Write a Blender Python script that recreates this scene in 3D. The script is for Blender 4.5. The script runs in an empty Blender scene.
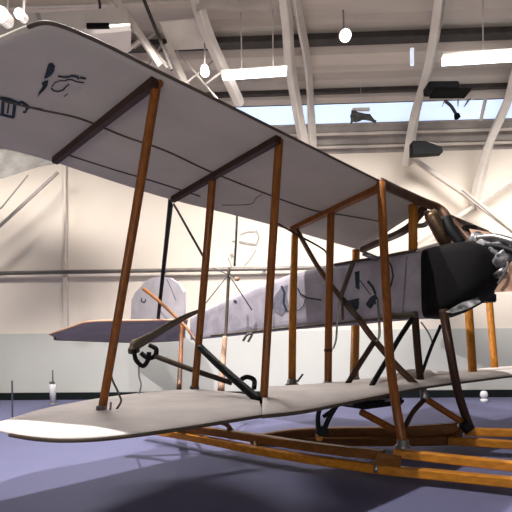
import bpy, bmesh, math, random
from mathutils import Vector, Matrix
from mathutils.bvhtree import BVHTree
random.seed(4)
C = bpy.context.scene.collection
sc = bpy.context.scene
# ---------------------------------------------------------------- camera
EYE, F, HV, FLOOR = 1.17, 450.0, 345.0, 0.0
cam = bpy.data.cameras.new('camera'); co = bpy.data.objects.new('camera', cam); C.objects.link(co)
ROLL = math.radians(.6); CR, SR = math.cos(ROLL), math.sin(ROLL)
co.matrix_world = Matrix(((CR, SR, 0, 0), (0, 0, -1, 0), (-SR, CR, 0, EYE), (0, 0, 0, 1)))
cam.sensor_width = 36; cam.lens = F / 512 * 36; cam.shift_y = (HV - 256) / 512
cam.clip_start = 0.05; cam.clip_end = 200
sc.camera = co
sc.view_settings.view_transform = 'Standard'; sc.view_settings.look = 'None'
sc.view_settings.gamma = 1; sc.view_settings.exposure = 0.0
# ---------------------------------------------------------------- light
w = bpy.data.worlds.new('hall_air'); sc.world = w; w.use_nodes = True
w.node_tree.nodes['Background'].inputs[0].default_value = (1.0, 0.95, 0.93, 1)
w.node_tree.nodes['Background'].inputs[1].default_value = 0.06
def area(name, loc, target, sx, sy, power, col, spread=180):
    l = bpy.data.lights.new(name, 'AREA'); l.shape = 'RECTANGLE'; l.size = sx; l.size_y = sy
    l.energy = power; l.color = col; l.spread = math.radians(spread)
    o = bpy.data.objects.new(name, l); C.objects.link(o); o.location = loc
    o.rotation_euler = (Vector(target) - Vector(loc)).to_track_quat('-Z', 'Y').to_euler()
    return o
def spot(name, loc, target, power, col, angle, size, blend=.5):
    l = bpy.data.lights.new(name, 'SPOT'); l.energy = power; l.color = col
    l.spot_size = math.radians(angle); l.shadow_soft_size = size; l.spot_blend = blend
    o = bpy.data.objects.new(name, l); C.objects.link(o); o.location = loc
    o.rotation_euler = (Vector(target) - Vector(loc)).to_track_quat('-Z', 'Y').to_euler()
    return o
WARM = (1.0, 0.945, 0.89)
spot('key_spotlight', (-2.3, 2.1, 7.4), (-.3, 3.4, 0.0), 2600, (1, .95, .95), 110, .03)
spot('second_spotlight', (-1.1, 4.8, 7.3), (0, 3.6, 0.0), 2400, (1, .95, .95), 110, .03)
area('rear_wing_fill', (-2.4, 8.6, 5.25), (.3, 3.4, .7), 2.8, .4, 140, (1, .95, .93), 110)  # added fill, hidden behind the upper wing, brightens the lower wing
for x in (-5.5, 0, 5.5):
    area('wall_wash_lamp', (x, 6.6, 5.9), (x, 9.9, 2.2), 4.6, .5, 140, WARM, 100)
area('hall_lamp_row', (0, -3, 6.2), (0, 2, 0), 9, 1.2, 30, (1, .96, .94))
area('front_bounce_fill', (-1, -3.5, .35), (0, 3, 3.6), 9, 1.2, 120, (1, .92, .86), 120)  # added low fill behind the camera, stands in for bounce on wing underside and roof

# ---------------------------------------------------------------- helpers
def ray2(u, v):                                  # sideways and upward slope of a sight line
    a, b = (u - 256) / F, (HV - v) / F
    return a * CR + b * SR, b * CR - a * SR
def P(u, v, D):
    a, b = ray2(u, v)
    return Vector((a * D, D, EYE + b * D))
def Z(u, v, z):                                 # point of the sight line at height z relative to the eye
    return P(u, v, z / ray2(u, v)[1])
def new_mat(name, col, rough=.7, metal=0, noise=0, nscale=6, col2=None, bump=0, stretch=None, emit=None, estr=0, coat=0):
    m = bpy.data.materials.new(name); m.use_nodes = True
    nt = m.node_tree; b = nt.nodes['Principled BSDF']
    b.inputs['Roughness'].default_value = rough; b.inputs['Metallic'].default_value = metal
    b.inputs['Coat Weight'].default_value = coat; b.inputs['Specular IOR Level'].default_value = .18
    c = tuple(col) + (1,)
    b.inputs['Base Color'].default_value = c
    if noise or bump or col2:
        tc = nt.nodes.new('ShaderNodeTexCoord'); mp = nt.nodes.new('ShaderNodeMapping')
        nt.links.new(tc.outputs['Object'], mp.inputs[0])
        if stretch: mp.inputs['Scale'].default_value = stretch
        n = nt.nodes.new('ShaderNodeTexNoise'); n.inputs['Scale'].default_value = nscale; n.inputs['Detail'].default_value = 6
        nt.links.new(mp.outputs[0], n.inputs[0])
        rp = nt.nodes.new('ShaderNodeValToRGB')
        c2 = col2 if col2 else tuple(x * (1 - noise) for x in col)
        rp.color_ramp.elements[0].position = .35; rp.color_ramp.elements[1].position = .68
        rp.color_ramp.elements[0].color = tuple(c2) + (1,); rp.color_ramp.elements[1].color = c
        nt.links.new(n.outputs[0], rp.inputs[0]); nt.links.new(rp.outputs[0], b.inputs['Base Color'])
        if bump:
            bp = nt.nodes.new('ShaderNodeBump'); bp.inputs['Strength'].default_value = bump; bp.inputs['Distance'].default_value = .01
            nt.links.new(n.outputs[0], bp.inputs['Height']); nt.links.new(bp.outputs[0], b.inputs['Normal'])
    if emit:
        b.inputs['Emission Color'].default_value = tuple(emit) + (1,); b.inputs['Emission Strength'].default_value = estr
    return m
M = dict(
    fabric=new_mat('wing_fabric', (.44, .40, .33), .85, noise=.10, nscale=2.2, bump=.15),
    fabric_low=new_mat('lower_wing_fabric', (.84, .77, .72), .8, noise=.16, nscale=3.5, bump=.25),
    fus=new_mat('fuselage_fabric', (.36, .335, .37), .8, noise=.28, nscale=5, bump=.2),
    tail=new_mat('tail_fabric', (.40, .38, .41), .8, noise=.15, nscale=4),
    stab=new_mat('stabilizer_fabric', (.36, .31, .29), .8, noise=.15, nscale=4),
    wood=new_mat('varnished_wood', (.25, .082, .014), .45, noise=.45, nscale=9, stretch=(6, 6, .6), coat=.08),
    wood_dark=new_mat('dark_wood', (.045, .019, .009), .6, noise=.4, nscale=9, stretch=(6, 6, .6), coat=.2),
    wood_light=new_mat('golden_wood', (.46, .175, .02), .42, noise=.4, nscale=8, stretch=(5, 5, .6), coat=.08),
    skid=new_mat('skid_wood', (.52, .20, .014), .42, noise=.35, nscale=6, stretch=(.6, 5, 5), coat=.1),
    skid_dark=new_mat('skid_dark_wood', (.19, .072, .012), .45, noise=.35, nscale=6, stretch=(.6, 5, 5), coat=.08),
    black=new_mat('black_canvas', (.0035, .0033, .003), .85, noise=.3, nscale=5, bump=.3),
    blackm=new_mat('black_metal', (.005, .0055, .007), .6, metal=0, noise=.3, nscale=12),
    olive=new_mat('olive_tube', (.085, .065, .045), .5, noise=.3, nscale=9),
    steel=new_mat('grey_steel', (.30, .29, .28), .35, metal=.8, noise=.3, nscale=14),
    silver=new_mat('crinkled_silver', (.42, .42, .42), .4, metal=.35, noise=.9, nscale=14, bump=1.0),
    copper=new_mat('copper_tank', (.26, .17, .10), .35, metal=.7, noise=.5, nscale=8),
    tan=new_mat('tan_panel', (.48, .30, .20), .6, noise=.1, nscale=4),
    brown=new_mat('brown_tube', (.10, .050, .028), .45, noise=.3, nscale=8),
    ink=new_mat('faded_blue_black_paint', (.028, .040, .052), .8, noise=.5, nscale=20),
    softink=new_mat('soft_grey_paint', (.17, .165, .20), .85, noise=.3, nscale=14),
    wallu=new_mat('cream_plaster', (.80, .72, .63), .9, noise=.03, nscale=1.0),
    walll=new_mat('grey_green_plaster', (.56, .565, .53), .9, noise=.05, nscale=1.0),
    skirt=new_mat('black_skirting', (.012, .016, .015), .35, noise=.2, nscale=3),
    railm=new_mat('grey_rail', (.32, .29, .27), .45, metal=.5, noise=.35, nscale=3),
    floor=new_mat('blue_grey_floor', (.125, .127, .215), .75, noise=.06, nscale=1.2),
    deck=new_mat('roof_deck', (.74, .66, .58), .75, noise=.16, nscale=1.6, stretch=(.3, 2, 2)),
    purlin=new_mat('dark_purlin', (.075, .065, .06), .6, noise=.3, nscale=5),
    white=new_mat('white_painted_steel', (.70, .64, .58), .6, noise=.14, nscale=3),
    grey=new_mat('grey_painted_steel', (.42, .38, .35), .6, noise=.2, nscale=3),
    duct=new_mat('white_duct', (.66, .61, .57), .5, noise=.14, nscale=2),
    sheet=new_mat('grey_plastic_sheet', (.30, .285, .27), .6, noise=.35, nscale=5, bump=.4),
    lamp=new_mat('lamp_glow', (1, 1, 1), .5, emit=(.95, .96, 1), estr=7),
    sky=new_mat('daylight_glass', (.6, .7, .85), .3, emit=(.60, .74, 1.0), estr=1.0),
    screen=new_mat('pale_glass', (.7, .75, .8), .2, emit=(.7, .8, .95), estr=.7),
    wire=new_mat('thin_wire', (.10, .09, .085), .5, metal=.4, noise=.2),
    sketch=new_mat('faint_wall_sketch', (.44, .41, .38), .9, noise=.3, nscale=20),
    clear=new_mat('frosted_white_plastic', (.75, .75, .76), .25, noise=.1, nscale=10),
    green=new_mat('green_grey_paint', (.07, .075, .07), .6, noise=.4, nscale=10),
)
def link(name, bm, mat, parent=None, smooth=False):
    me = bpy.data.meshes.new(name); bmesh.ops.recalc_face_normals(bm, faces=bm.faces)
    bm.to_mesh(me); bm.free(); me.materials.append(mat)
    if smooth:
        for p in me.polygons: p.use_smooth = True
    o = bpy.data.objects.new(name, me); C.objects.link(o)
    if parent is not None:
        o.parent = parent; o.matrix_parent_inverse = Matrix.Translation(-world_loc(parent))
    return o
def world_loc(o):
    v = Vector(o.location)
    return v if o.parent is None else v      # parts keep location 0, so only the thing's own base counts
def part(name, bm, mat, parent, smooth=False):
    """mesh given in world space, stored relative to the thing's base"""
    me = bpy.data.meshes.new(name); bmesh.ops.recalc_face_normals(bm, faces=bm.faces)
    base = parent['_b'] if '_b' in parent else (0, 0, 0)
    bmesh.ops.translate(bm, verts=bm.verts, vec=-Vector(base))
    bm.to_mesh(me); bm.free(); me.materials.append(mat)
    if smooth:
        for p in me.polygons: p.use_smooth = True
    o = bpy.data.objects.new(name, me); C.objects.link(o); o.parent = parent
    o['_b'] = tuple(base)
    return o
def thing(name, label, cat, loc, group=None):
    o = bpy.data.objects.new(name, None); C.objects.link(o); o.location = loc
    o.empty_display_size = .1
    o['_b'] = tuple(loc); o['label'] = label; o['category'] = cat
    if group: o['group'] = group
    return o
def tag(o, label, cat, group=None):
    o['label'] = label; o['category'] = cat
    if group: o['group'] = group
    return o
def structure(name, bm, mat, smooth=False):
    o = link(name, bm, mat, None, smooth); o['kind'] = 'structure'; return o
def catmull(pts, n=6):
    pts = [Vector(p) for p in pts]
    if len(pts) < 3: return pts
    out = []
    for i in range(len(pts) - 1):
        p0 = pts[max(i - 1, 0)]; p1 = pts[i]; p2 = pts[i + 1]; p3 = pts[min(i + 2, len(pts) - 1)]
        for k in range(n):
            t = k / n
            out.append(.5 * ((2 * p1) + (-p0 + p2) * t + (2 * p0 - 5 * p1 + 4 * p2 - p3) * t * t + (-p0 + 3 * p1 - 3 * p2 + p3) * t ** 3))
    out.append(pts[-1]); return out
def sweep(bm, pts, a, b=None, seg=12, up=None, square=False, taper=None, smooth=True):
    """tube of half-width a (sideways) and b (along up) along the points"""
    pts = catmull(pts, 7) if smooth and len(pts) > 2 else [Vector(p) for p in pts]
    b = a if b is None else b
    up = Vector(up) if up is not None else Vector((0.31, -0.2, 1)).normalized()
    rings = []
    n = len(pts)
    for i, p in enumerate(pts):
        d = (pts[min(i + 1, n - 1)] - pts[max(i - 1, 0)]).normalized()
        s = d.cross(up)
        if s.length < .05: s = d.cross(Vector((1, 0.2, 0)))
        s.normalize(); q = s.cross(d).normalized()
        k = 1.0 if taper is None else taper(i / (n - 1))
        ring = []
        if square:
            c = .78
            prof = [(1, c), (c, 1), (-c, 1), (-1, c), (-1, -c), (-c, -1), (c, -1), (1, -c)]
        else:
            prof = [(math.cos(2 * math.pi * j / seg), math.sin(2 * math.pi * j / seg)) for j in range(seg)]
        for x, y in prof: ring.append(bm.verts.new(p + s * x * a * k + q * y * b * k))
        rings.append(ring)
    for r0, r1 in zip(rings, rings[1:]):
        m = len(r0)
        for j in range(m): bm.faces.new((r0[j], r0[(j + 1) % m], r1[(j + 1) % m], r1[j]))
    bm.faces.new(rings[0][::-1]); bm.faces.new(rings[-1])
    return bm
def tube(pts, a, b=None, **k):
    return sweep(bmesh.new(), pts, a, b, **k)
def bxy(bm, c, hx, hy, hz, rot=None, bev=0.0):
    r = bmesh.ops.create_cube(bm, size=1)
    m = Matrix.Translation(c) @ (rot.to_4x4() if rot else Matrix.Identity(4)) @ Matrix.Diagonal((2 * hx, 2 * hy, 2 * hz, 1))
    bmesh.ops.transform(bm, matrix=m, verts=r['verts'])
    if bev:
        es = {e for v in r['verts'] for e in v.link_edges}
        bmesh.ops.bevel(bm, geom=list(es), offset=bev, segments=2, affect='EDGES')
    return bm
def box(c, hx, hy, hz, rot=None, bev=0.0):
    return bxy(bmesh.new(), Vector(c), hx, hy, hz, rot, bev)
def lathe(prof, c, seg=20, axis=None):
    bm = bmesh.new(); rings = []
    R = Vector((0, 0, 1)).rotation_difference(Vector(axis)).to_matrix() if axis is not None else Matrix.Identity(3)
    for r, z in prof:
        rings.append([bm.verts.new(Vector(c) + R @ Vector((max(r, 1e-4) * math.cos(2 * math.pi * k / seg), max(r, 1e-4) * math.sin(2 * math.pi * k / seg), z))) for k in range(seg)])
    for a, b in zip(rings, rings[1:]):
        for k in range(seg): bm.faces.new((a[k], a[(k + 1) % seg], b[(k + 1) % seg], b[k]))
    bm.faces.new(rings[0][::-1]); bm.faces.new(rings[-1]); return bm
def plate(pts, thick, normal):
    """flat polygon of points, given a real thickness along normal"""
    bm = bmesh.new(); n = Vector(normal).normalized() * thick / 2
    a = [bm.verts.new(Vector(p) + n) for p in pts]; b = [bm.verts.new(Vector(p) - n) for p in pts]
    k = len(pts)
    bm.faces.new(a); bm.faces.new(b[::-1])
    for i in range(k): bm.faces.new((a[i], a[(i + 1) % k], b[(i + 1) % k], b[i]))
    bmesh.ops.triangulate(bm, faces=[f for f in bm.faces if len(f.verts) > 4])
    return bm

def tree(bm):
    bmesh.ops.recalc_face_normals(bm, faces=bm.faces); bm.normal_update(); return BVHTree.FromBMesh(bm)
# ================================================================ the hall
YAW = math.radians(-2.2)
RB = Matrix.Rotation(YAW, 3, 'Z'); PIV = Vector((0, 9.9, 0))
def B(x, d, z): return PIV + RB @ Vector((x, d - 9.9, z))    # point in the hall's own axes
def bbox(x0, x1, d0, d1, z0, z1, bev=0):
    c = B((x0 + x1) / 2, (d0 + d1) / 2, (z0 + z1) / 2)
    return box(c, abs(x1 - x0) / 2, abs(d1 - d0) / 2, abs(z1 - z0) / 2, RB, bev)
structure('floor', box((0, 2, -.05), 14, 12, .05), M['floor'])
def wz(v): return EYE + (HV - v) / F * 9.9
zl = wz(331); ztop = wz(156)
structure('wall_back', bbox(-12, 12, 9.9, 10.1, zl, ztop), M['wallu'])
structure('trim_1', bbox(-12, 12, 9.885, 10.1, 0, zl), M['walll'])
structure('baseboard_back', bbox(-12, 12, 9.80, 9.885, 0, wz(391), .008), M['skirt'])
for i, x in enumerate((-4.22, 1.35 + 5.4)):
    structure('trim_%d' % (i + 2), bbox(x - .045, x + .045, 9.80, 9.9, zl, ztop + .2, .01), M['white'])
# handrail pipe along the wall
rail = thing('wall_rail', 'long grey metal rail running across the cream wall', 'rail', B(0, 9.75, wz(270)))
part('pipe', tube([B(-9, 9.75, wz(270)), B(9, 9.75, wz(270))], .045, smooth=False), M['railm'], rail, True)
for x in (-6.5, -4.22, -2.0, .2, 2.4, 4.6, 6.8):
    part('bracket', bbox(x - .025, x + .025, 9.74, 9.9, wz(270) - .03, wz(270) + .02, .004), M['railm'], rail)
# stepped roof deck (arched), profile in (depth, height above eye)
prof = [(9.95, ztop - EYE - .02), (9.86, 4.30), (9.80, 4.32), (9.74, 4.48), (9.62, 4.50), (9.56, 4.58), (9.50, 4.60)]
upper = [(9.28, 4.93), (9.16, 5.14), (8.86, 5.44), (8.40, 5.68), (7.9, 5.95), (7.3, 6.25), (6.4, 6.6), (5.2, 6.95), (3.8, 7.2), (2, 7.35), (0, 7.3), (-2.5, 7.0), (-5, 6.4)]
def strip(pr, th=.08, x0=-11, x1=11):
    bm = bmesh.new(); rings = []
    for d, z in pr: rings.append((bm.verts.new(B(x0, d, EYE + z)), bm.verts.new(B(x1, d, EYE + z)), bm.verts.new(B(x1, d + .02, EYE + z + th)), bm.verts.new(B(x0, d + .02, EYE + z + th))))
    for a, b in zip(rings, rings[1:]):
        for k in range(4): bm.faces.new((a[k], a[(k + 1) % 4], b[(k + 1) % 4], b[k]))
    bm.faces.new(rings[0]); bm.faces.new(rings[-1]); return bm
structure('trim_4', strip(prof), M['grey'])
# corrugate the upper deck
dense = []
for i, (a, b) in enumerate(zip(upper, upper[1:])):
    L = math.hypot(b[0] - a[0], b[1] - a[1]); n = max(1, round(L / .42))
    nx, nz = (b[1] - a[1]) / L, -(b[0] - a[0]) / L
    nx, nz = -nx, nz
    for k in range(n):
        t = k / n; s = 1 / n
        for tt, h in ((t, 0), (t + .42 * s, 0), (t + .50 * s, .11), (t + .92 * s, .11)):
            dense.append((a[0] + (b[0] - a[0]) * tt, a[1] + (b[1] - a[1]) * tt + h))
dense.append(upper[-1])
structure('ceiling', strip(dense), M['deck'])
# skylight band between ledge and deck
wb = bmesh.new(); q = [B(-11, 9.50, EYE + 4.60), B(11, 9.50, EYE + 4.60), B(11, 9.28, EYE + 4.93), B(-11, 9.28, EYE + 4.93)]
win = structure('window_1', plate([p + Vector((0, .04, 0)) for p in q], .01, (0, -.85, -.5)), M['sky'])
for x in (-6, -2.6, 4.72):
    structure('window_mullion', tube([B(x, 9.50, EYE + 4.60), B(x, 9.28, EYE + 4.93)], .03, .03, square=True, smooth=False), M['white'])
# purlins
for d, z, h, w_ in ((9.14, 5.10, .04, .05), (8.30, 5.58, .055, .11), (6.9, 6.25, .06, .1), (4.8, 6.8, .06, .1), (2.0, 7.15, .06, .1)):
    structure('roof_purlin', bbox(-11, 11, d - w_, d + w_, EYE + z - h, EYE + z + h, .008), M['purlin'])
for d, z in ((9.80, 4.26), (9.62, 4.46), (7.7, 5.93)):
    structure('ledge_pipe', tube([B(-11, d, EYE + z), B(11, d, EYE + z)], .03, smooth=False), M['white'])
# arched ribs of the roof
structure('roof_rib', tube([P(444, -45, 6.6), P(437, 20, 7.5), P(428, 68, 8.2), P(415, 115, 8.9), P(407, 165, 9.45)], .075, .10, square=True), M['white'])
structure('roof_rib', tube([P(279, -45, 6.6), P(287, 20, 7.5), P(290, 65, 8.2), P(298, 112, 8.9), P(305, 150, 9.35)], .075, .09, square=True), M['white'])
structure('roof_rib', tube([P(289, -45, 6.8), P(300, 20, 7.7), P(308, 65, 8.4), P(311, 112, 9.1), P(313, 150, 9.5)], .03, .10, square=True), M['white'])
structure('roof_rib', tube([P(540, 10, 7.6), P(519, 62, 8.2), P(508, 100, 8.7), P(488, 148, 9.2), P(474, 205, 9.6)], .075, .10, square=True), M['white'])
structure('wall_brace', tube([P(407, 155, 9.5), P(462, 192, 9.4), P(530, 243, 9.2)], .045, .05, square=True, smooth=False), M['white'])
structure('wall_brace', tube([P(530, 166, 9.3), P(480, 202, 9.4), P(405, 252, 9.5)], .035, .04, square=True, smooth=False), M['white'])
structure('wall_brace', tube([P(462, 190, 9.3), P(520, 238, 9.1)], .018, smooth=False), M['grey'])
structure('wall_brace', tube([P(-30, 237, 9.6), P(2, 207, 9.6), P(28, 175, 9.6)], .016, smooth=False), M['grey'])
structure('wall_brace', tube([P(-30, 252, 9.55), P(0, 226, 9.55), P(58, 172, 9.55)], .03, .03, square=True, smooth=False), M['grey'])
structure('wall_post', tube([P(65, 150, 9.5), P(65, 262, 9.6)], .022, smooth=False), M['white'])
# roof steel over the wing, top left
structure('roof_strut', tube([P(104, -14, 6.9), P(130, 20, 7.1), P(160, 66, 7.4)], .055, .05, square=True), M['white'])
structure('roof_strut', tube([P(166, 44, 7.6), P(188, 92, 8.0)], .085, .06, square=True), M['white'])
structure('roof_strut', tube([P(140, -10, 7.0), P(152, 20, 7.1), P(160, 40, 7.15), P(172, 70, 7.2)], .028), M['purlin'])
structure('roof_strut', tube([P(97, -10, 6.7), P(100, 8, 6.7), P(95, 14, 6.7)], .02), M['purlin'])
structure('roof_strut', tube([P(168, 68, 7.4), P(130, 18, 7.3)], .03), M['grey'])
structure('roof_strut', tube([P(118, 58, 7.4), P(145, 36, 7.4)], .03), M['white'])
structure('roof_strut', tube([P(190, -30, 6.6), P(206, 30, 7.2), P(240, 104, 8.2)], .085, .07, square=True), M['white'])
structure('roof_gusset', plate([P(160, 22, 7.5), P(205, 18, 7.5), P(215, 48, 7.9), P(170, 50, 7.9)], .04, (0, -1, -.4)), M['white'])
for (a, b) in (((108, 40), (128, 50)), ((120, 60), (128, 32)), ((134, 48), (160, 30)), ((148, 66), (162, 44)), ((176, 92), (214, 60)), ((206, 84), (224, 70)), ((176, 50), (225, 108))):
    structure('roof_lattice', tube([P(a[0], a[1], 7.6), P(b[0], b[1], 7.7)], .018, smooth=False), M['grey'])
# duct
dt = thing('ventilation_duct', 'wide white ventilation duct above the near end of the upper wing', 'duct', P(80, 30, 6.6))
part('duct_body', tube([P(-160, 54, 6.0), P(-40, 44, 6.3), P(128, 30, 6.9)], .30, .17, up=(0, 0, 1), square=True, smooth=False), M['duct'], dt)
part('duct_seam', tube([P(40, 37.3, 6.56), P(40, 37.3, 6.58) + Vector((.06, 0, 0.0))], .31, .18, up=(0, 0, 1), square=True, smooth=False), M['grey'], dt)
part('air_grille', box(P(98, 26, 6.4), .16, .02, .035, None, .004), M['black'], dt)
# plastic sheet hanging at left
bm = bmesh.new(); rows = []
for i in range(17):
    t = i / 16; r = []
    for j in range(7):
        s = j / 6
        top = P(-70 + 128 * t, 134 + 27 * t, 8.3); bot = P(-70 + 128 * t, 190 - 26 * t ** 1.2, 8.0)
        p = top.lerp(bot, s); p.y += .03 * math.sin(t * 9 + s * 3) ; p.z += .012 * math.sin(t * 11 + s * 5)
        r.append(bm.verts.new(p))
    rows.append(r)
for a, b in zip(rows, rows[1:]):
    for j in range(6): bm.faces.new((a[j], a[j + 1], b[j + 1], b[j]))
bmesh.ops.solidify(bm, geom=bm.faces[:], thickness=.012)
tag(link('dust_sheet', bm, M['sheet'], None, True), 'crumpled grey plastic sheet hanging behind the upper wing at far left', 'sheet')
bm = bmesh.new(); rows = []
for i in range(15):
    t = i / 14; r = []
    for j in range(5):
        s = j / 4
        p = P(196 + 80 * t, -14, 6.9).lerp(P(196 + 74 * t, 13 - 4 * math.sin(t * 3), 6.8), s)
        p.y += .03 * math.sin(t * 9 + s * 4); p.z += .02 * math.sin(t * 7)
        r.append(bm.verts.new(p))
    rows.append(r)
for a, b in zip(rows, rows[1:]):
    for j in range(4): bm.faces.new((a[j], a[j + 1], b[j + 1], b[j]))
bmesh.ops.solidify(bm, geom=bm.faces[:], thickness=.012)
tag(link('roof_sheet', bm, M['duct'], None, True), 'crinkled pale plastic sheet slung under the roof left of the double white rib', 'sheet')
# lamps
def tube_lamp(u0, v0, u1, v1, D0, D1, r, label, hang):
    a, b = P(u0, v0, D0), P(u1, v1, D1); mid = (a + b) / 2
    t = thing('tube_light', label, 'ceiling light', mid, 'fluorescent tube lights')
    part('diffuser', tube([a, b], r, r * .8, square=True, smooth=False), M['lamp'], t)
    part('housing', tube([a + Vector((-.02, 0, r * 1.2)), b + Vector((.02, 0, r * 1.2))], r * .9, r * .35, square=True, smooth=False, up=(0, 0, 1)), M['white'], t)
    for k in hang:
        p = a.lerp(b, k) + Vector((0, 0, r)); part('hanger_rod', tube([p, p + Vector((0, 0, 1.0))], .012, smooth=False), M['white'], t)
tube_lamp(223, 76.5, 286, 72, 7.6, 7.5, .055, 'shorter glowing tube light left of the double white roof rib', (.3, .8))
tube_lamp(443, 61, 560, 54, 7.4, 7.2, .068, 'long bright tube light hanging at the right of the roof', (.35, .9))
def round_lamp(u, v, D, r, label, name='spotlight', glow='lamp', tilt=(0, -.8, -.6), bracket=True):
    p = P(u, v, D); ax = Vector(tilt).normalized()
    t = thing(name, label, 'spotlight', p, 'small round roof spotlights')
    part('lens', lathe([(0.0, -.01), (r * .9, -.01), (r * .9, .006), (r * .5, .02), (0, .024)], p, 20, ax), M[glow], t, True)
    part('can', lathe([(r * .5, -2.2 * r), (r * .9, -1.6 * r), (r, -.1 * r), (r * 1.05, 0), (r * .95, .0)], p - ax * .015, 20, ax), M['white'], t, True)
    if bracket: part('bracket', tube([p - ax * 1.6 * r, p - ax * 1.6 * r + Vector((0, .05, .45))], .015, smooth=False), M['grey'], t)
round_lamp(345.5, 35.5, 7.4, .10, 'round bright white spotlight on the dark roof purlin')
round_lamp(205, 73, 7.3, .075, 'small tilted floodlight beside the broad roof strut', tilt=(.1, -.5, -.9))
round_lamp(0, 14, 5.2, .09, 'blazing spotlight in the extreme top left corner', tilt=(0, -1, -.2))
round_lamp(19, 13.5, 5.2, .06, 'square-looking bright spotlight second from the top left corner', tilt=(0, -1, -.2))
t = thing('pendant_panel', 'small pale blue glass strip under the roof left of the curved white rib', 'light panel', P(412, 57, 7.9))
part('glass', box(P(412, 57, 7.9), .03, .02, .15, None, .005), M['screen'], t)
# black units on the ledge
t = thing('projector', 'black flat projector unit perched above the skylight band', 'projector', P(444, 92, 8.3))
part('body', box(P(441, 89, 8.3), .28, .14, .075, None, .02), M['blackm'], t)
part('base_plate', box(P(450, 93.5, 8.3), .33, .14, .018, None, .005), M['black'], t)
t = thing('ledge_speaker', 'black box speaker sitting on the ledge below the skylight band', 'speaker', P(424, 152, 9.3))
part('cabinet', plate([P(411, 143, 9.0), P(423, 143, 9.0), P(440, 149, 9.0), P(441, 154, 9.0), P(411, 156, 9.0)], .2, (0, 1, 0)), M['blackm'], t)
part('handle', tube([P(424, 143, 9.15), P(434, 144, 9.15), P(441, 151, 9.15)], .02), M['white'], t)
t = thing('stage_lamp', 'dark forked lamp clamp hanging in front of the skylight band', 'lamp', P(455, 100, 8.9))
part('arm', tube([P(445, 101, 8.9), P(451, 106, 8.9), P(456, 114, 8.9)], .03), M['green'], t)
part('lamp_head', lathe([(.02, -.05), (.05, -.04), (.06, .04), (.03, .06)], P(457, 116, 8.9), 14, (.3, 0, -1)), M['black'], t, True)
part('arm', tube([P(470, 98, 8.9), P(464, 107, 8.9)], .03, taper=lambda s: 1 - .7 * s), M['railm'], t)
part('arm', tube([P(458, 99, 8.9), P(458, 107, 8.9)], .018, taper=lambda s: 1 - .6 * s), M['railm'], t)
part('arm', tube([P(446, 97, 8.9), P(442, 107, 8.9)], .014, taper=lambda s: 1 - .6 * s), M['railm'], t)
part('crossbar', tube([P(438, 99, 8.9), P(474, 98, 8.9)], .03), M['white'], t)
part('mounting_arm', tube([P(456, 98, 8.9), P(456, 98, 8.9) + Vector((0, .15, .65))], .02), M['white'], t)
# bird-like model hanging
b0 = P(362, 116, 8.8)
t = thing('hanging_bird_model', 'small grey green model bird hanging before the skylight band', 'model bird', b0)
part('body', tube([P(353, 113, 8.8), P(356, 117, 8.8), P(364, 117, 8.8), P(376, 122, 8.8)], .10, .075, taper=lambda s: .35 + 1.1 * math.sin(math.pi * min(1, s * 1.05 + .1)) * (1 - .6 * s)), M['green'], t, True)
part('wing', plate([P(352, 110, 8.8), P(355, 115, 8.75), P(354, 120, 8.7), P(351, 124, 8.65)], .03, (1, .2, .2)), M['green'], t)
part('wing', plate([P(360, 113, 8.8), P(370, 114, 8.9), P(376, 122, 8.95), P(364, 119, 8.85)], .025, (0, 1, .4)), M['olive'], t)
part('head', tube([P(357, 116, 8.75), P(353, 112, 8.75)], .06, .05), M['green'], t, True)
part('hanger_bar', box(P(361, 109.5, 8.85), .17, .02, .03, None, .005), M['white'], t)
part('hanging_wire', tube([P(361, 109.5, 8.85), P(361, 109.5, 8.85) + Vector((0, 0, .95))], .003, smooth=False), M['clear'], t)

# ================================================================ the aeroplane
PL = thing('biplane', 'old wooden biplane with pale fabric wings and black nose on the blue floor', 'aeroplane', (.9, 4.4, 0))
def wing_surface(st, thick, camber, nsub=5, nc=16):
    """stations: (leading point, trailing point); a thin cambered aerofoil lofted between them"""
    Ls = catmull([s[0] for s in st], nsub); Ts = catmull([s[1] for s in st], nsub)
    bm = bmesh.new(); rings = []
    for L, T in zip(Ls, Ts):
        ch = (T - L).length; k = min(1, ch / 1.0)
        ring = []
        us = [.5 - .5 * math.cos(math.pi * i / nc) for i in range(nc + 1)]
        def cz(s): return camber * ch * 4 * s * (1 - s) * (1.25 - .5 * s)
        def th(s): return thick * k * (math.sqrt(max(0, min(1, s * 7))) * (1 - .45 * s) if s < 1 else .25) * .5 + .002
        for s in us: ring.append(L.lerp(T, s) + Vector((0, 0, cz(s) + th(s))))
        for s in us[::-1]: ring.append(L.lerp(T, s) + Vector((0, 0, cz(s) - th(s))))
        rings.append([bm.verts.new(p) for p in ring])
    for a, b in zip(rings, rings[1:]):
        m = len(a)
        for j in range(m):
            bm.faces.new((a[j], a[(j + 1) % m], b[(j + 1) % m], b[j]))
    bm.faces.new(rings[0]); bm.faces.new(rings[-1][::-1])
    return bm
def edge_tube(pts, r, mat, name, parent, **k):
    return part(name, tube(pts, r, **k), mat, parent, True)
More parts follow.
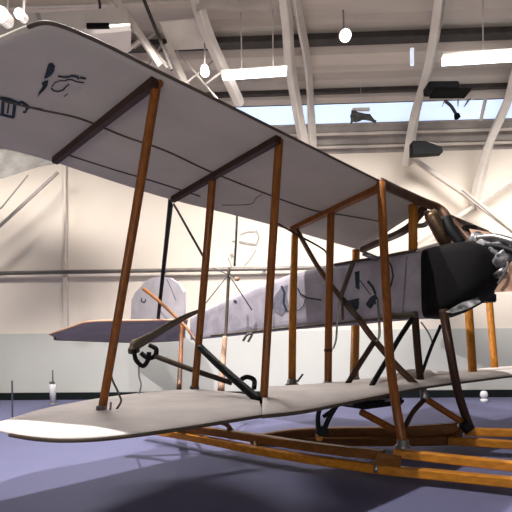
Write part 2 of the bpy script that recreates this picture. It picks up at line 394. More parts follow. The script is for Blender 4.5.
# --- upper wing, near half
U = [(P(-52, 66, 2.62), P(-58, 70, 2.72)),
     (Z(-30, 50, 1.6), Z(-96, 98, 1.6)),
     (Z(0, 38, 1.6), Z(-75, 117, 1.6)),
     (Z(28, 26, 1.6), Z(-50, 130, 1.6)),
     (Z(52, 22.5, 1.6), Z(-22, 140, 1.6)),
     (Z(100, 41.5, 1.6), Z(15, 149, 1.6)),
     (Z(157, 70, 1.6), Z(54, 160.5, 1.6)),
     (Z(216, 99, 1.58), Z(110, 179, 1.575)),
     (Z(280, 131, 1.56), Z(170, 198, 1.55)),
     (Z(332, 157, 1.56), Z(230, 213, 1.525)),
     (Z(380, 181, 1.56), Z(290, 229, 1.50)),
     (Z(428, 205, 1.56), Z(362, 250, 1.46))]
bmu = wing_surface(U, .07, .020)
bvu = tree(bmu)
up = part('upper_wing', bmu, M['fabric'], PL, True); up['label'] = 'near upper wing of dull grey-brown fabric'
def hit(u, v, bv, off=.004):
    d = (P(u, v, 1) - Vector((0, 0, EYE))).normalized()
    h = bv.ray_cast(Vector((0, 0, EYE)), d)
    if h[0] is None: return None
    n = h[1] if h[1].dot(d) < 0 else -h[1]
    return h[0] + n * off
def decal(name, groups, bv, mat, parent, off=.004):
    for g_ in groups: decal1(name, [g_] if isinstance(g_[0][0], (int, float)) else g_, bv, mat, parent, off)
def decal1(name, polys, bv, mat, parent, off):
    bm = bmesh.new()
    for poly in polys:
        vs = [hit(u, v, bv, off) for u, v in poly]
        if any(x is None for x in vs): continue
        vv = [bm.verts.new(x) for x in vs]; k = len(vv)
        if isinstance(poly, tuple):
            for i in range(k // 2 - 1): bm.faces.new((vv[i], vv[i + 1], vv[k - 2 - i], vv[k - 1 - i]))
        else: bm.faces.new(vv)
    bmesh.ops.triangulate(bm, faces=bm.faces[:])
    return part(name, bm, mat, parent)
def stroke(pts, w):
    w = w * 1.15
    """a painted line as one ribbon outline"""
    L_, R_ = [], []
    for i, p in enumerate(pts):
        a, b = pts[max(i - 1, 0)], pts[min(i + 1, len(pts) - 1)]
        dx, dy = b[0] - a[0], b[1] - a[1]; L = math.hypot(dx, dy) or 1
        nx, ny = -dy / L * w / 2, dx / L * w / 2
        L_.append((p[0] + nx, p[1] + ny)); R_.append((p[0] - nx, p[1] - ny))
    return [tuple(L_ + R_[::-1])]
# mid spar seam, spar edges
def seam(pts, bv, r, mat, name, parent):
    vs = [hit(u, v, bv, r * .7) for u, v in pts]; vs = [v for v in vs if v is not None]
    part(name, tube(vs, r), mat, parent, True)
seam([(2, 100), (40, 109), (80, 118), (125, 136), (165, 150), (210, 171), (260, 191), (310, 209), (345, 215), (380, 221)], bvu, .007, M['olive'], 'seam_cord', up)
seam([(60, 152), (110, 168), (160, 183), (200, 196)], bvu, .006, M['olive'], 'seam_cord', up)
seam([(222, 205), (250, 204), (256, 198), (262, 194)], bvu, .003, M['olive'], 'seam_cord', up)
part('leading_edge', tube([s[0] + Vector((0, 0, -.004)) for s in U[3:]], .010, .010), M['olive'], up, True)
part('trailing_edge', tube([s[1] for s in U[2:]], .009), M['olive'], up, True)
# rib beams under the wing
def rib(a, b, ra, name='rib_beam', mat='wood_dark', n=9, drop=.0):
    pts = []
    for i in range(n):
        t = i / (n - 1); u, v = a[0] + (b[0] - a[0]) * t, a[1] + (b[1] - a[1]) * t
        h = hit(u, v, bvu, ra * .8 + drop)
        if h is not None: pts.append(h)
    part(name, tube(pts, ra, ra * 1.15, square=True), M[mat], PL)
rib((155, 78), (55, 158), .026)
rib((278, 136), (173, 197), .028)
rib((379, 185), (292, 227), .032, mat='wood')
part('rib_beam', tube([P(424, 208, 5.1), P(408, 228, 5.2), P(384, 240, 5.9), P(362, 250, 6.4)], .034, .038, square=True), M['brown'], PL)
# painted marks
ink = []
ink += stroke([(0, 97.5), (9, 99), (17, 102.5)], 3.2) + stroke([(3.2, 99), (2.4, 113)], 3) + stroke([(9, 101), (7.5, 113)], 1.6) + stroke([(15, 102), (13.2, 117)], 3) + stroke([(0, 113.5), (6, 115), (14, 117)], 2.6)
ink += stroke([(17, 103), (22, 101.5), (27, 105), (29.5, 108)], 2.6) + stroke([(24, 103), (27, 108), (25, 112), (23, 111)], 2.2) + stroke([(29, 107.5), (35, 107.5), (43, 109)], 1.3)
decal('painted_lettering', ink, bvu, M['ink'], up)
em = [[(48.5, 63), (52, 62), (55, 65), (54, 71), (51, 75), (47, 77.5), (44, 78), (47, 72), (47, 67)],
      [(45, 80), (48.5, 79.5), (47.5, 85), (44, 90), (39.5, 94), (37, 97.5), (39, 91), (42.5, 86), (41.5, 82)]]
em += stroke([(51, 87), (53, 90), (58, 91), (63, 89.5), (66, 86), (69, 83.5)], 1.3) + stroke([(52, 86), (55, 82), (60, 80), (67, 80)], 1.0)
em += stroke([(58, 75.5), (64, 76.5), (70, 76), (72, 74.5)], 1.6) + stroke([(71, 75), (77, 76), (79, 78.5)], 2.0) + stroke([(66, 79), (72, 79), (76, 81), (84, 82)], 1.2) + stroke([(80, 77), (86, 78)], 1.8) + stroke([(64, 96), (68, 93)], .8)
decal('painted_emblem', em, bvu, M['ink'], up)
# --- upper wing, far half
UF = [(Z(484, 231.5, 1.6), Z(484, 231.5, 1.6) + Vector((-.9, 1.33, -.08))),
      (Z(498, 237.3, 1.6), Z(498, 237.3, 1.6) + Vector((-.9, 1.33, -.08))),
      (Z(512, 243, 1.6), Z(512, 243, 1.6) + Vector((-.92, 1.30, -.1))),
      (Z(538, 254, 1.6), Z(538, 254, 1.6) + Vector((-.95, 1.2, -.1)))]
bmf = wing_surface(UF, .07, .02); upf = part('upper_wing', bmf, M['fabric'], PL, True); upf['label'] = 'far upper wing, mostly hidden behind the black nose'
part('leading_edge', tube([s[0] + Vector((0, -.01, -.01)) for s in UF], .042, .03), M['olive'], upf, True)
# centre section spar curling down over the engine
part('centre_spar', tube([P(380, 182.5, 4.32), P(400, 192, 4.66), P(425, 203, 5.0), P(438, 208, 5.1), P(446, 216, 5.05), P(450, 226, 5.0)], .045, .05), M['brown'], PL, True)
part('centre_spar', tube([P(440, 213, 5.3), P(462, 222.5, 5.75), Z(486, 232, 1.6)], .042, .035), M['brown'], PL, True)
# --- lower wing, near panel and inner panel
zl_ = -.457
def ZL(u, v, z=zl_): return Z(u, v, z)
LW = [(ZL(-8, 427), ZL(-7, 426.5)), (ZL(-4, 430), ZL(-3, 423.5)), (ZL(10, 433.5), ZL(8, 420.5)), (ZL(32, 437), ZL(32, 413.5)), (ZL(60, 439), ZL(62, 406.5)), (ZL(95, 438), ZL(98, 400)),
      (ZL(130, 434.5), ZL(138, 394.5)), (ZL(165, 430), ZL(172, 391.5)), (ZL(205, 424), ZL(203, 391)), (ZL(236, 419), ZL(232, 394)), (ZL(262, 415), ZL(258, 398))]
bml = wing_surface(LW, .05, .006); bvl = tree(bml)
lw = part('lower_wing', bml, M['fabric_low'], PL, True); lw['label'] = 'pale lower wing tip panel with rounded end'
part('leading_edge', tube([s[0] + Vector((0, 0, -.008)) for s in LW[2:]], .011), M['olive'], lw, True)
LI = [(ZL(262, 415), ZL(264, 388)), (ZL(300, 411), ZL(305, 386)), (ZL(340, 403.5), ZL(345, 382.5, -.45)), (ZL(380, 395.5, -.45), ZL(385, 378.5, -.44)), (ZL(420, 387.5, -.44), ZL(425, 375, -.43)),
      (ZL(460, 382, -.43), ZL(462, 371.5, -.41)), (ZL(512, 375.5, -.42), ZL(500, 367.8, -.40)), (ZL(536, 372.5, -.42), ZL(520, 366.5, -.39))]
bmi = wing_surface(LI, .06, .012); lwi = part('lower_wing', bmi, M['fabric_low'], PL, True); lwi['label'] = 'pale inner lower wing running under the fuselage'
part('leading_edge', tube([s[0] + Vector((0, 0, -.01)) for s in LI], .013), M['olive'], lwi, True)
# crumpled fabric bundles on the inner lower wing
def lump(cx, cy, D, rx, ry, rz, mat, name, parent, seed):
    bm = bmesh.new(); bmesh.ops.create_icosphere(bm, subdivisions=3, radius=1)
    rnd = random.Random(seed); f = [rnd.uniform(2, 5) for _ in range(6)]
    for v in bm.verts:
        c = v.co; k = 1 + .14 * math.sin(f[0] * c.x * 2 + f[1] * c.y) + .10 * math.sin(f[2] * c.y * 2 + f[3] * c.z * 2)
        v.co = Vector((c.x * rx * k, c.y * ry * k, c.z * rz * k))
    ang = math.radians(40)
    bmesh.ops.transform(bm, matrix=Matrix.Translation(P(cx, cy, D)) @ Matrix.Rotation(ang, 4, 'Z'), verts=bm.verts)
    return part(name, bm, mat, parent, True)
lump(416, 376, 5.3, .32, .16, .07, M['fabric_low'], 'fabric_fold', lwi, 1)
lump(383, 383, 4.8, .24, .13, .05, M['fabric_low'], 'fabric_fold', lwi, 2)
lump(440, 376, 5.5, .28, .12, .05, M['fabric_low'], 'fabric_fold', lwi, 3)
# --- fuselage: axis heading from tail to nose
A0 = Vector((1.75, 5.18)); HD = Vector((.72, -.69)).normalized(); NR = Vector((HD.y, -HD.x))   # NR points towards the viewer's side
def axis_at(px, v, off=Vector((0, 0))):
    k = ray2(px, v)[0]; A = A0 + off; t = (k * A.y - A.x) / (HD.x - k * HD.y); return A + HD * t
def fus_section(px, yt, yb, hw, sh=.35):
    side = axis_at(px, (yt + yb) / 2, NR * hw); p = side - NR * hw; Ds = side.y
    zt = EYE + ray2(px, yt)[1] * Ds; zb = EYE + ray2(px, yb)[1] * Ds
    n = NR
    zc, hz = (zt + zb) / 2, (zt - zb) / 2
    ring = []
    for k in range(24):
        a = 2 * math.pi * k / 24; cx, sx = math.cos(a), math.sin(a)
        e = sh; xx = math.copysign(abs(cx) ** e, cx); zz = math.copysign(abs(sx) ** e, sx)
        q = p + n * xx * hw
        ring.append(Vector((q.x, q.y, zc + zz * hz)))
    return ring
def loft(secs):
    bm = bmesh.new(); R = [[bm.verts.new(p) for p in s] for s in secs]
    for a, b in zip(R, R[1:]):
        m = len(a)
        for j in range(m): bm.faces.new((a[j], a[(j + 1) % m], b[(j + 1) % m], b[j]))
    bm.faces.new(R[0][::-1]); bm.faces.new(R[-1]); return bm
FS = [(190, 318, 340, .04), (205, 310, 338.5, .06), (228, 299, 336, .09), (250, 289.5, 333.5, .11), (270, 281, 331, .14), (290, 273, 329, .17), (310, 268, 327, .2), (335, 263, 325, .23), (360, 259, 322, .26), (380, 256, 320, .28), (400, 252, 318, .30), (425, 248, 317, .32)]
fb = loft([fus_section(*s, .3) for s in FS]); bvf = tree(fb)
fus = part('fuselage', fb, M['fus'], PL, True); fus['label'] = 'long tapering mauve-grey fabric fuselage'
for p in fus.data.polygons: p.use_smooth = False
NS = [(421, 247.5, 318, .33, .3), (432, 244.5, 315.5, .335, .3), (446, 241, 310, .34, .32), (460, 239, 303, .33, .36), (472, 240, 296, .31, .42), (482, 244, 288.5, .27, .5), (492, 251, 280, .20, .6), (499, 257, 271, .12, .8), (502, 261, 266, .05, 1)]
nb = loft([fus_section(*s) for s in NS])
bvn = tree(nb)
nose = part('nose_cowling', nb, M['black'], PL, True); nose['label'] = 'black canvas nose covering'
# longerons
def on(bv, pts, r, mat, name, parent, off=None):
    vs = [hit(u, v, bv, r if off is None else off) for u, v in pts]; vs = [v for v in vs if v is not None]
    if len(vs) > 1: part(name, tube(vs, r), mat, parent, True)
on(bvf, [(212, 335.5), (250, 331.5), (290, 327), (335, 322.5), (380, 318), (400, 315.5), (416, 314)], .016, M['olive'], 'longeron', fus)
on(bvf, [(335, 265.5), (360, 261.5), (380, 258.5), (400, 254.5), (416, 252)], .016, M['olive'], 'longeron', fus)
on(bvf, [(386, 313.5), (400, 315), (418, 313)], .035, M['olive'], 'longeron', fus)
on(bvf, [(407, 257), (405, 285), (403, 312)], .009, M['softink'], 'frame_seam', fus, .002)
ds = []
ds += [[(275, 296), (281, 288), (288, 285), (287, 296), (289, 306), (282, 316), (275, 312), (272, 304)]]
decal('painted_figure', ds, bvf, M['softink'], fus, .006)
ds = stroke([(282, 286), (285, 293), (284, 303), (287, 310)], 2.0) + stroke([(298, 288), (301, 294), (308, 298), (315, 299), (322, 300)], 1.2) + stroke([(306, 299), (304, 306), (300, 310)], .8) + stroke([(285, 311), (292, 311), (300, 310)], .8) + stroke([(234, 301), (237, 302)], 2)
decal('painted_outline', ds, bvf, M['ink'], fus, .010)
ds = [[(371, 297), (376, 294), (379, 300), (379, 306), (375, 304), (371, 309), (368, 307), (366, 304), (370, 302)],
      [(346.5, 301), (359.5, 298), (359, 318), (351, 307)], [(355, 272), (360, 271), (360, 290), (356, 288)]]
ds += stroke([(368, 281), (373, 287), (376, 294)], 2.2) + stroke([(388, 259.5), (392, 267), (393.5, 276), (391, 287)], 1.4) + stroke([(360, 280), (366, 288), (371, 295)], .8)
decal('painted_emblem', ds, bvf, M['ink'], fus, .008)
# nose fittings
part('engine_block', tube([P(474, 238, 4.75), P(486, 243, 4.6), P(500, 254, 4.45), P(509, 262, 4.35)], .14, .13, taper=lambda s: (.55 + .55 * s) * (.85 + .2 * math.sin(s * 24))), M['silver'], nose, True)
part('exhaust_pipe', tube([P(478, 238, 4.6), P(495, 237, 4.45), P(514, 242, 4.3)], .035), M['steel'], nose, True)
part('exhaust_pipe', tube([P(486, 246, 4.5), P(500, 247, 4.35), P(516, 252, 4.2)], .03), M['blackm'], nose, True)
part('nose_cap', plate([P(516, 256, 4.25), P(508, 266, 4.3), P(500, 282, 4.4), P(494, 292, 4.45), (P(516, 291, 4.3))], .05, (.5, 1, .2)), M['tan'], nose)
part('cowl_rod', tube([P(508, 262, 4.25), P(505, 272, 4.28), P(498, 284, 4.35)], .012), M['steel'], nose, True)
part('cowl_fitting', tube([P(497, 276, 4.4), P(506, 270, 4.3)], .05, .03), M['steel'], nose, True)
# tank and bonnet behind the centre section
part('copper_tank', lathe([(.02, -.24), (.06, -.23), (.075, -.19), (.075, .16), (.06, .19), (.02, .2)], P(439, 230, 5.0), 24, (.42, .2, -.62)), M['copper'], PL, True)
part('radiator_hose', tube([P(446, 218, 4.95), P(451, 230, 4.9), P(461, 243, 4.85)], .055), M['blackm'], PL, True)
part('cabane_strut', tube([P(452, 221, 5.2), P(463, 232, 5.1), P(474, 243, 4.95)], .05, .04), M['brown'], PL, True)
part('fairing', plate([P(470, 229, 5.0), P(488, 232, 5.0), P(506, 242, 4.9), P(494, 240, 4.85), P(474, 238, 4.9)], .05, (0, 1, .4)), M['tan'], PL)
part('intake_pipe', tube([P(418, 226, 5.1), P(426, 224, 5.05), P(431, 214, 5.0), P(424, 213, 5.0)], .028), M['steel'], PL, True)
part('control_box', box(P(468, 230.5, 5.1), .08, .06, .05, None, .015), M['black'], PL)
# underside fittings of the nose
part('wing_bracket', box(P(480, 298, 5.3), .17, .12, .05, Matrix.Rotation(.7, 3, 'Z'), .01), M['blackm'], PL)
part('underfin', plate([P(446, 312, 4.4), P(452, 313, 4.4), P(466, 309, 4.4), P(480, 302, 4.45), P(478, 297, 4.5), P(462, 303, 4.45)], .03, (0, 1, .3)), M['silver'], PL)
# --- struts
def strut(pts, a, b=None, mat='wood', foot=True, top=False, name='strut', **k):
    s = part(name, tube(pts, a, b if b else a * 1.25, **k), M[mat], PL, True)
    if foot:
        p = Vector(pts[-1]); part('metal_socket', lathe([(a * 1.7, -.012), (a * 1.7, 0), (a * 1.25, .012), (a * 1.2, .05), (a * 1.02, .055)], p, 14), M['steel'], s, True)
    if top:
        p = Vector(pts[0]); part('top_joint', lathe([(a * .4, -a * .9), (a * 1.15, -a * .7), (a * 1.25, 0), (a * 1.1, a * .6), (a * .3, a * .85)], p, 16, Vector((0, -1, -.3))), M['wood'], s, True)
    return s
S1 = strut([P(157, 82, 2.70), P(130, 247, 2.87), P(102, 410, 3.05)], .030, .028, 'wood', top=True, foot=False)
part('metal_socket', lathe([(.05, 0), (.05, .012), (.034, .02), (.03, .06), (.02, .065)], P(101, 415, 3.02), 16), M['steel'], S1, True)
bm = box(P(104, 415, 3.02), .09, .075, .008, Matrix.Rotation(.7, 3, 'Z'), .003); part('foot_plate', bm, M['steel'], S1)
part('foot_clip', tube([P(110, 412, 3.0), P(111, 402, 3.0)], .006), M['steel'], S1, True)
part('top_fitting', tube([P(153, 69, 2.66), P(155, 82, 2.69)], .018), M['wood_dark'], S1, True)
strut([P(279.5, 134, 3.40), P(271, 270, 3.47), P(263.5, 404, 3.54)], .032, .032, 'wood')
strut([P(213, 174, 4.13), P(204, 282, 4.35), P(194.5, 391, 4.57)], .040, .036, 'wood')
strut([P(381, 183, 4.30), P(386, 290, 4.08), P(391, 370, 3.88), P(403, 446, 3.78)], .040, .040, 'wood')
strut([P(331, 212, 5.10), P(329, 300, 5.08), P(328, 386, 5.06)], .044, .042, 'wood')
part('splice_band', tube([P(328.3, 349, 5.07), P(328.3, 351.5, 5.07)], .048, smooth=False), M['wood_dark'], PL)
strut([P(295, 229, 5.75), P(293, 305, 5.4), P(292, 384, 5.15)], .046, .042, 'wood_light')
strut([P(356, 250, 6.6), P(355.5, 320, 6.5), P(354, 381, 5.9)], .062, .055, 'wood_light')
strut([P(413, 203, 5.0), P(413, 250, 5.0)], .046, .05, 'wood_light', foot=False)
strut([P(415, 317, 4.95), P(417.5, 350, 4.92), P(421, 386, 4.88)], .042, .04, 'wood_dark')
strut([P(443, 309, 4.6), P(450, 350, 4.6), P(458, 392, 4.66), P(469, 425, 4.72), P(474, 433, 4.74)], .044, .044, 'wood_dark', foot=False, name='skid_strut')
strut([P(464, 250, 6.3), P(468, 300, 6.1), P(473, 377, 5.8)], .058, .05, 'wood_light')
strut([P(486, 250, 7.2), P(489, 297, 7.1), P(495, 372, 6.75)], .055, .05, 'wood_light')
strut([P(182, 321, 6.3), P(181, 350, 5.8), P(179, 394, 4.5)], .028, .028, 'wood', foot=False)
# rear dark boom and tail booms
part('tail_boom', tube([P(171, 200, 4.82), P(165, 255, 6.2), P(158, 320, 7.75)], .030), M['blackm'], PL, True)
part('tail_boom', tube([P(200, 347, 4.4), P(222, 368, 4.0), P(262, 403, 3.5)], .032, .036), M['blackm'], PL, True)
part('tail_boom', tube([P(144, 289, 7.8), P(160, 302, 7.0), P(184, 325, 5.6), P(200, 347, 4.4)], .026, .026, taper=lambda s: 1.35 - .85 * s), M['wood'], PL, True)
part('brace_wire', tube([P(172, 201, 4.8), P(203, 256, 4.3)], .012), M['wire'], PL, True)
# tail skid assembly
sk = part('tail_skid', tube([P(199, 311, 4.45), P(185, 317, 4.5), P(165, 328, 4.6), P(150, 337, 4.7), P(139, 343, 4.75), P(134, 346, 4.77), P(134, 352, 4.8)], .045, .062, taper=lambda s: .28 + 1.15 * s - .35 * s * s), M['olive'], PL, True)
part('hook', tube([P(134, 350, 4.75), P(136, 360, 4.75), P(143, 366, 4.75), P(148, 360, 4.75), P(149, 352, 4.75)], .024), M['blackm'], sk, True)
part('hook', tube([P(149, 345, 4.8), P(156, 349, 4.8), P(155, 356, 4.8), P(148, 358, 4.8), P(141, 353, 4.8)], .026), M['blackm'], sk, True)
part('skid_rod', tube([P(155, 356, 4.8), P(190, 369, 4.85), P(232, 383, 4.9)], .030), M['olive'], sk, True)
part('cable', tube([P(139, 360, 4.8), P(139, 375, 4.6), P(141, 385, 4.4), P(138, 397, 4.1)], .008), M['wire'], sk, True)
part('cable', tube([P(118, 340, 3.0), P(111, 372, 3.05), P(118, 392, 3.05), P(121, 401, 3.05), P(116, 410, 3.05)], .007), M['wire'], PL, True)
# king post above the fuselage and its wires
kp = part('king_post', tube([P(229, 268, 6.3), P(227, 310, 6.2), P(225, 345, 6.0), P(222, 374, 5.6)], .022), M['olive'], PL, True)
part('pink_sleeve', tube([P(225, 337, 5.99), P(223, 362, 5.75), P(221, 390, 5.1)], .032, .03, taper=lambda s: 1 + .3 * s), M['tan'], kp, True)
part('king_post', tube([P(237, 214, 5.6), P(236, 240, 5.6), P(234.5, 266, 5.7)], .014), M['wire'], PL, True)
for a, b, r in (((228, 275), (206, 303), .007), ((229, 275), (252, 310), .008), ((231, 277), (240, 292), .007), ((229, 275), (213, 268), .006)):
    part('brace_wire', tube([P(*a, 6.25), P(*b, 6.3)], r), M['wire'], PL, True)
part('wire_clamp', lathe([(.01, -.03), (.035, -.02), (.035, .02), (.01, .03)], P(237, 279, 6.2), 12), M['tan'], PL, True)
part('tail_wheel_clip', tube([P(243, 341, 6.5), P(247, 335, 6.5), P(252, 334, 6.5), P(248, 342, 6.5)], .018), M['wire'], PL, True)
# small pod on wing by the boom foot
part('rudder_pedal', tube([P(238, 382, 4.0), P(246, 377, 4.0), P(254, 380, 4.0), P(254, 388, 3.9)], .022), M['blackm'], PL, True)
# X bracing in the middle bays
def brace(pts, r, mat='olive', name='cross_brace'): part(name, tube(pts, r, r * 1.15, smooth=len(pts) > 2), M[mat], PL, True)
brace([P(297, 230, 5.6), P(318, 267, 5.25), P(342, 299, 5.0)], .025, 'brown')
brace([P(342, 299, 5.0), P(359, 319, 4.9)], .030, 'olive')
brace([P(353, 263, 4.95), P(346, 282, 4.95), P(340, 299, 4.95)], .026, 'olive')
brace([P(342, 300, 4.9), P(343, 320, 4.9)], .014, 'brown')
brace([P(359, 319, 4.85), P(372, 337, 4.8), P(395, 364, 4.7), P(422, 391, 4.6)], .030, 'brown')
brace([P(374, 342, 4.75), P(361, 362, 4.75), P(345, 388, 4.75)], .028, 'wood_dark')
brace([P(412, 319, 4.8), P(400, 337, 4.7), P(388, 358, 4.5), P(372, 385, 4.35), P(363, 403, 4.25)], .026, 'blackm')
brace([P(441, 325, 4.9), P(431, 348, 4.9), P(422, 373, 4.9)], .018, 'blackm')
brace([P(373, 342, 4.75), P(379, 337, 4.7), P(379, 318, 4.7), P(377, 300, 4.8)], .012, 'steel', 'control_cable')
brace([P(338, 300, 4.9), P(337, 325, 4.9), P(336, 340, 4.9), P(333, 349, 4.9)], .010, 'steel', 'control_cable')
brace([P(363, 253, 5.0), P(378, 259, 5.0)], .024, 'steel')
brace([P(297, 382, 5.0), P(303, 374, 5.0)], .010, 'wire', 'control_cable')
brace([P(421, 322, 5.1), P(428, 332, 5.1), P(432, 342, 5.1), P(431, 348, 5.1)], .008, 'steel', 'control_cable')
brace([P(422, 388, 4.6), P(424, 394, 4.55), P(424, 399, 4.55)], .035, 'steel', 'brace_socket')
# strands from rib 3 rear to right
brace([P(277, 223, 5.3), P(296, 234, 5.4), P(318, 246, 5.6), P(326, 252, 5.6), P(327, 258, 5.6)], .010, 'wood_dark', 'aileron_cord')
# --- landing gear braces
def g(pts, r, mat, name='gear_brace'): part(name, tube(pts, r, r * 1.2), M[mat], PL, True)
g([P(361, 412, 4.25), P(378, 421, 4.1), P(396, 431, 3.95)], .028, 'wood')
g([P(425, 399, 4.55), P(413, 412, 4.4), P(405, 427, 4.2), P(401, 437, 4.05)], .024, 'wood_dark')
g([P(426, 399, 4.55), P(443, 410, 4.6), P(462, 422, 4.65)], .028, 'wood')
g([P(462, 430, 4.62), P(470, 424, 4.6)], .05, 'blackm', 'gear_joint')
g([P(218, 422, 4.6), P(226, 424, 4.8), P(232, 431, 4.95)], .022, 'wood')
# dark pedal bracket under the wing
pb = part('pedal_bracket', tube([P(337, 405, 4.1), P(330, 416, 4.1), P(324, 430, 4.1)], .024), M['blackm'], PL, True)
part('arm', tube([P(320, 407, 4.1), P(318, 418, 4.1), P(319, 430, 4.1), P(324, 432, 4.1)], .022), M['blackm'], pb, True)
part('arm', tube([P(323, 417, 4.1), P(334, 409, 4.1)], .018), M['blackm'], pb, True)
part('shoe', box(P(322, 431, 4.1), .055, .05, .045, None, .02), M['blackm'], pb)
# dark tray under the inner wing
tr = part('belly_tray', box(P(373, 402, 4.5), .30, .16, .035, Matrix.Rotation(.62, 3, 'Z'), .02), M['blackm'], PL)
part('tray_padding', tube([P(345, 402, 4.35), P(362, 404, 4.35), P(380, 402, 4.4), P(398, 401, 4.5)], .03), M['silver'], tr, True)
# --- skids: each a pair of rails with spacers
def skid(upr, lor, r1, r2, matu, matl, label):
    s = bpy.data.objects.new('landing_skid', None)
    u = part('landing_skid', tube(upr, r1, r1, up=(0, 0, 1), square=True), M[matu], PL); u['label'] = label
    part('lower_rail', tube(lor, r2, r2 * .9, up=(0, 0, 1), square=True), M[matl], u)
    bpy.data.objects.remove(s)
    return u
near = skid([P(145, 424, 5.6), P(200, 430, 5.05), P(256, 438, 4.62), P(300, 445, 4.32), P(345, 451, 4.08), P(384, 455, 3.9)],
            [P(145, 429.5, 5.6), P(190, 437, 5.1), P(256, 450, 4.50), P(300, 457.5, 4.22), P(345, 464, 4.00), P(384, 469.5, 3.82), P(450, 476, 3.62), P(540, 485, 3.35)],
            .042, .042, 'skid_dark', 'skid', 'near landing skid, dark upper rail over a golden lower rail')
part('front_rail', tube([P(394, 452.5, 3.86), P(440, 458, 3.7), P(490, 463.5, 3.55), P(545, 470, 3.4)], .042, .036, up=(0, 0, 1), square=True), M['skid'], near)
part('rail_spacer', plate([P(378, 452, 3.88), P(402, 456, 3.8), P(400, 470, 3.75), P(372, 466, 3.85)], .05, (.4, 1, 0)), M['skid_dark'], near)
part('rail_clamp', lathe([(.04, -.02), (.046, -.01), (.046, .01), (.04, .02)], P(377, 468.5, 3.84), 14, (.8, -.5, 0)), M['steel'], near, True)
part('rail_spacer', tube([P(256, 441, 4.6), P(256, 449, 4.5)], .03, smooth=False), M['skid_dark'], near)
far = skid([P(250, 441, 5.3), P(290, 434.5, 5.3), P(330, 432.5, 5.2), P(384, 432, 5.0), P(430, 430, 4.9), P(458, 428, 4.8)],
           [P(300, 441, 5.25), P(340, 441, 5.1), P(384, 441, 4.95), P(430, 440.5, 4.85), P(462, 439, 4.78)],
           .06, .055, 'skid_dark', 'skid_dark', 'far landing skid')
part('front_rail', tube([P(464, 431.5, 4.72), P(500, 432.5, 4.6), P(545, 434, 4.5)], .04, up=(0, 0, 1), square=True), M['skid'], far)
part('front_rail', tube([P(448, 440.5, 4.74), P(490, 443, 4.6), P(545, 447, 4.5)], .042, up=(0, 0, 1), square=True), M['skid'], far)
part('rail_spacer', tube([P(452, 439, 4.77), P(462, 429, 4.75)], .04, .03, smooth=False), M['skid_dark'], far)
part('rail_spacer', tube([P(320, 434, 5.2), P(320, 442, 5.2)], .03, smooth=False), M['skid'], far)
part('skid_foot', box(P(319, 437, 4.15), .03, .04, .03, None, .01), M['skid'], pb)
# --- tail surfaces
def on_axis(px, v, off=0):
    p = axis_at(px, v); return Vector((p.x, p.y, EYE + ray2(px, v)[1] * p.y))
rud = part('rudder', plate([on_axis(*q) for q in ((131, 345), (132.5, 300), (136, 293), (147, 281), (153, 277.5), (161, 276.5), (171, 278), (180, 284), (184.5, 292), (185, 326), (184, 338))], .05, (NR.x, NR.y, 0)), M['tail'], PL)
rud['label'] = 'pale lilac-grey rudder'
bmr = bmesh.new(); bmr.from_mesh(rud.data); bmesh.ops.translate(bmr, verts=bmr.verts, vec=Vector(PL['_b'])); bvr = tree(bmr); bmr.free()
decal('painted_mark', stroke([(142, 298), (141.5, 301), (144, 302.5), (146, 301), (145.5, 299)], 1.0), bvr, M['ink'], rud, .006)
decal('painted_mark', stroke([(167, 279), (172, 290), (176, 300)], .7) + stroke([(160, 310), (166, 318), (172, 321)], .6), bvr, M['softink'], rud, .006)
# tailplane: tilted surface crossing the fuselage end
TS = [(P(50, 334.5, 8.0), P(55, 338, 8.1)), (P(58, 331.5, 7.85), P(56, 339.5, 8.3)), (P(75, 326, 7.6), P(72, 340, 8.5)), (P(92, 321.5, 7.4), P(95, 341, 8.6)), (P(140, 320.5, 7.5), P(140, 342, 8.6)), (P(188, 320, 7.7), P(182, 340, 8.6))]
tp = part('tailplane', wing_surface(TS, .05, 0.0, 4, 8), M['stab'], PL, True); tp['label'] = 'dark grey tapered tailplane'
part('edge_strip', tube([s[0] for s in TS], .022), M['tan'], tp, True)
part('edge_strip', tube([s[1] for s in TS], .018), M['olive'], tp, True)

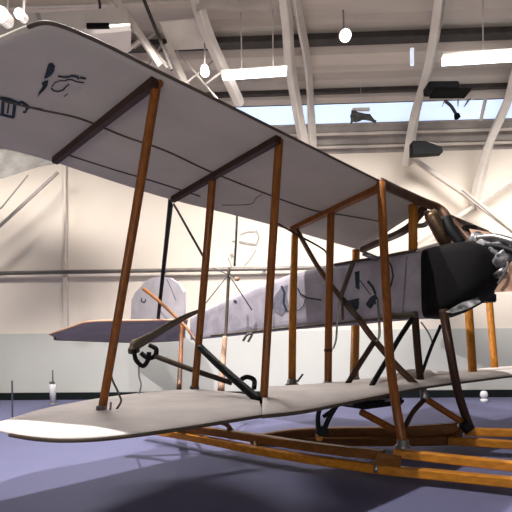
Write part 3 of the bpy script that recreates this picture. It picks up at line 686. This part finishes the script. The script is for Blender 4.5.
# ================================================================ small things on the floor
def stanchion(u, vt, vb, label, kind):
    D = -EYE / ray2(u, vb)[1]; p = P(u, vb, D); h = (vb - vt) / F * D
    t = thing('barrier_stanchion', label, 'stanchion', p, 'slim barrier posts')
    part('base', lathe([(.09, 0), (.09, .012), (.03, .03), (.015, .035)], p, 20), M['steel'], t, True)
    part('post', lathe([(.012, .03), (.012, h - .03), (.016, h - .02), (.012, h)], p, 14), M['steel'], t, True)
    if kind:
        part('collar', lathe([(.05, .03), (.075, h * .55), (.06, h * .58)], p, 16), M['clear'], t, True)
        part('cord_clip', box(p + Vector((0, -.03, h * .62)), .05, .03, .03, None, .01), M['railm'], t)
stanchion(12.5, 380, 423, 'thin steel barrier post rising behind the lower wing tip', 0)
stanchion(53, 370, 403.5, 'barrier post with a white tapered body standing near the far wall', 1)
pc = P(484, 402, -EYE / ray2(484, 402)[1])
t = thing('floor_lantern', 'small pale glass lantern on the far floor under the far lower wing', 'lantern', pc)
part('base', lathe([(.07, 0), (.07, .05), (.04, .07)], pc, 16), M['clear'], t, True)
part('glass_top', lathe([(.045, .07), (.075, .13), (.06, .2), (.03, .22)], pc, 16), M['clear'], t, True)
# small wall sketch: part of a faded mural
def wall_pt(u, v, off=.01):
    k = ray2(u, v)[0]; n = RB @ Vector((0, 1, 0)); o = PIV
    D = n.dot(o) / (k * n.x + n.y); p = P(u, v, D); return p - n * off
mu = thing('wall_drawing', 'faint dark sketch drawn on the cream wall above the rail', 'wall drawing', wall_pt(244, 244))
def wstroke(pts, w_):
    bm = bmesh.new(); q = stroke(pts, w_)[0]; k = len(q); vv = [bm.verts.new(wall_pt(*p)) for p in q]
    for i in range(k // 2 - 1): bm.faces.new((vv[i], vv[i + 1], vv[k - 2 - i], vv[k - 1 - i]))
    part('sketch_line', bm, M['sketch'], mu)
wstroke([(239, 242), (248, 244), (256, 245)], 2.2)
wstroke([(232, 241.5), (237, 242)], 1.6)
wstroke([(240, 235), (248, 232), (256, 232)], 1.0); wstroke([(256, 230), (259, 238), (256, 246)], 1.2); wstroke([(256, 250), (250, 260), (244, 266)], .8)
wstroke([(231, 254), (233, 258)], 3); wstroke([(228, 258), (232, 268)], 1.0)
for o in bpy.data.objects:
    if '_b' in o: del o['_b']
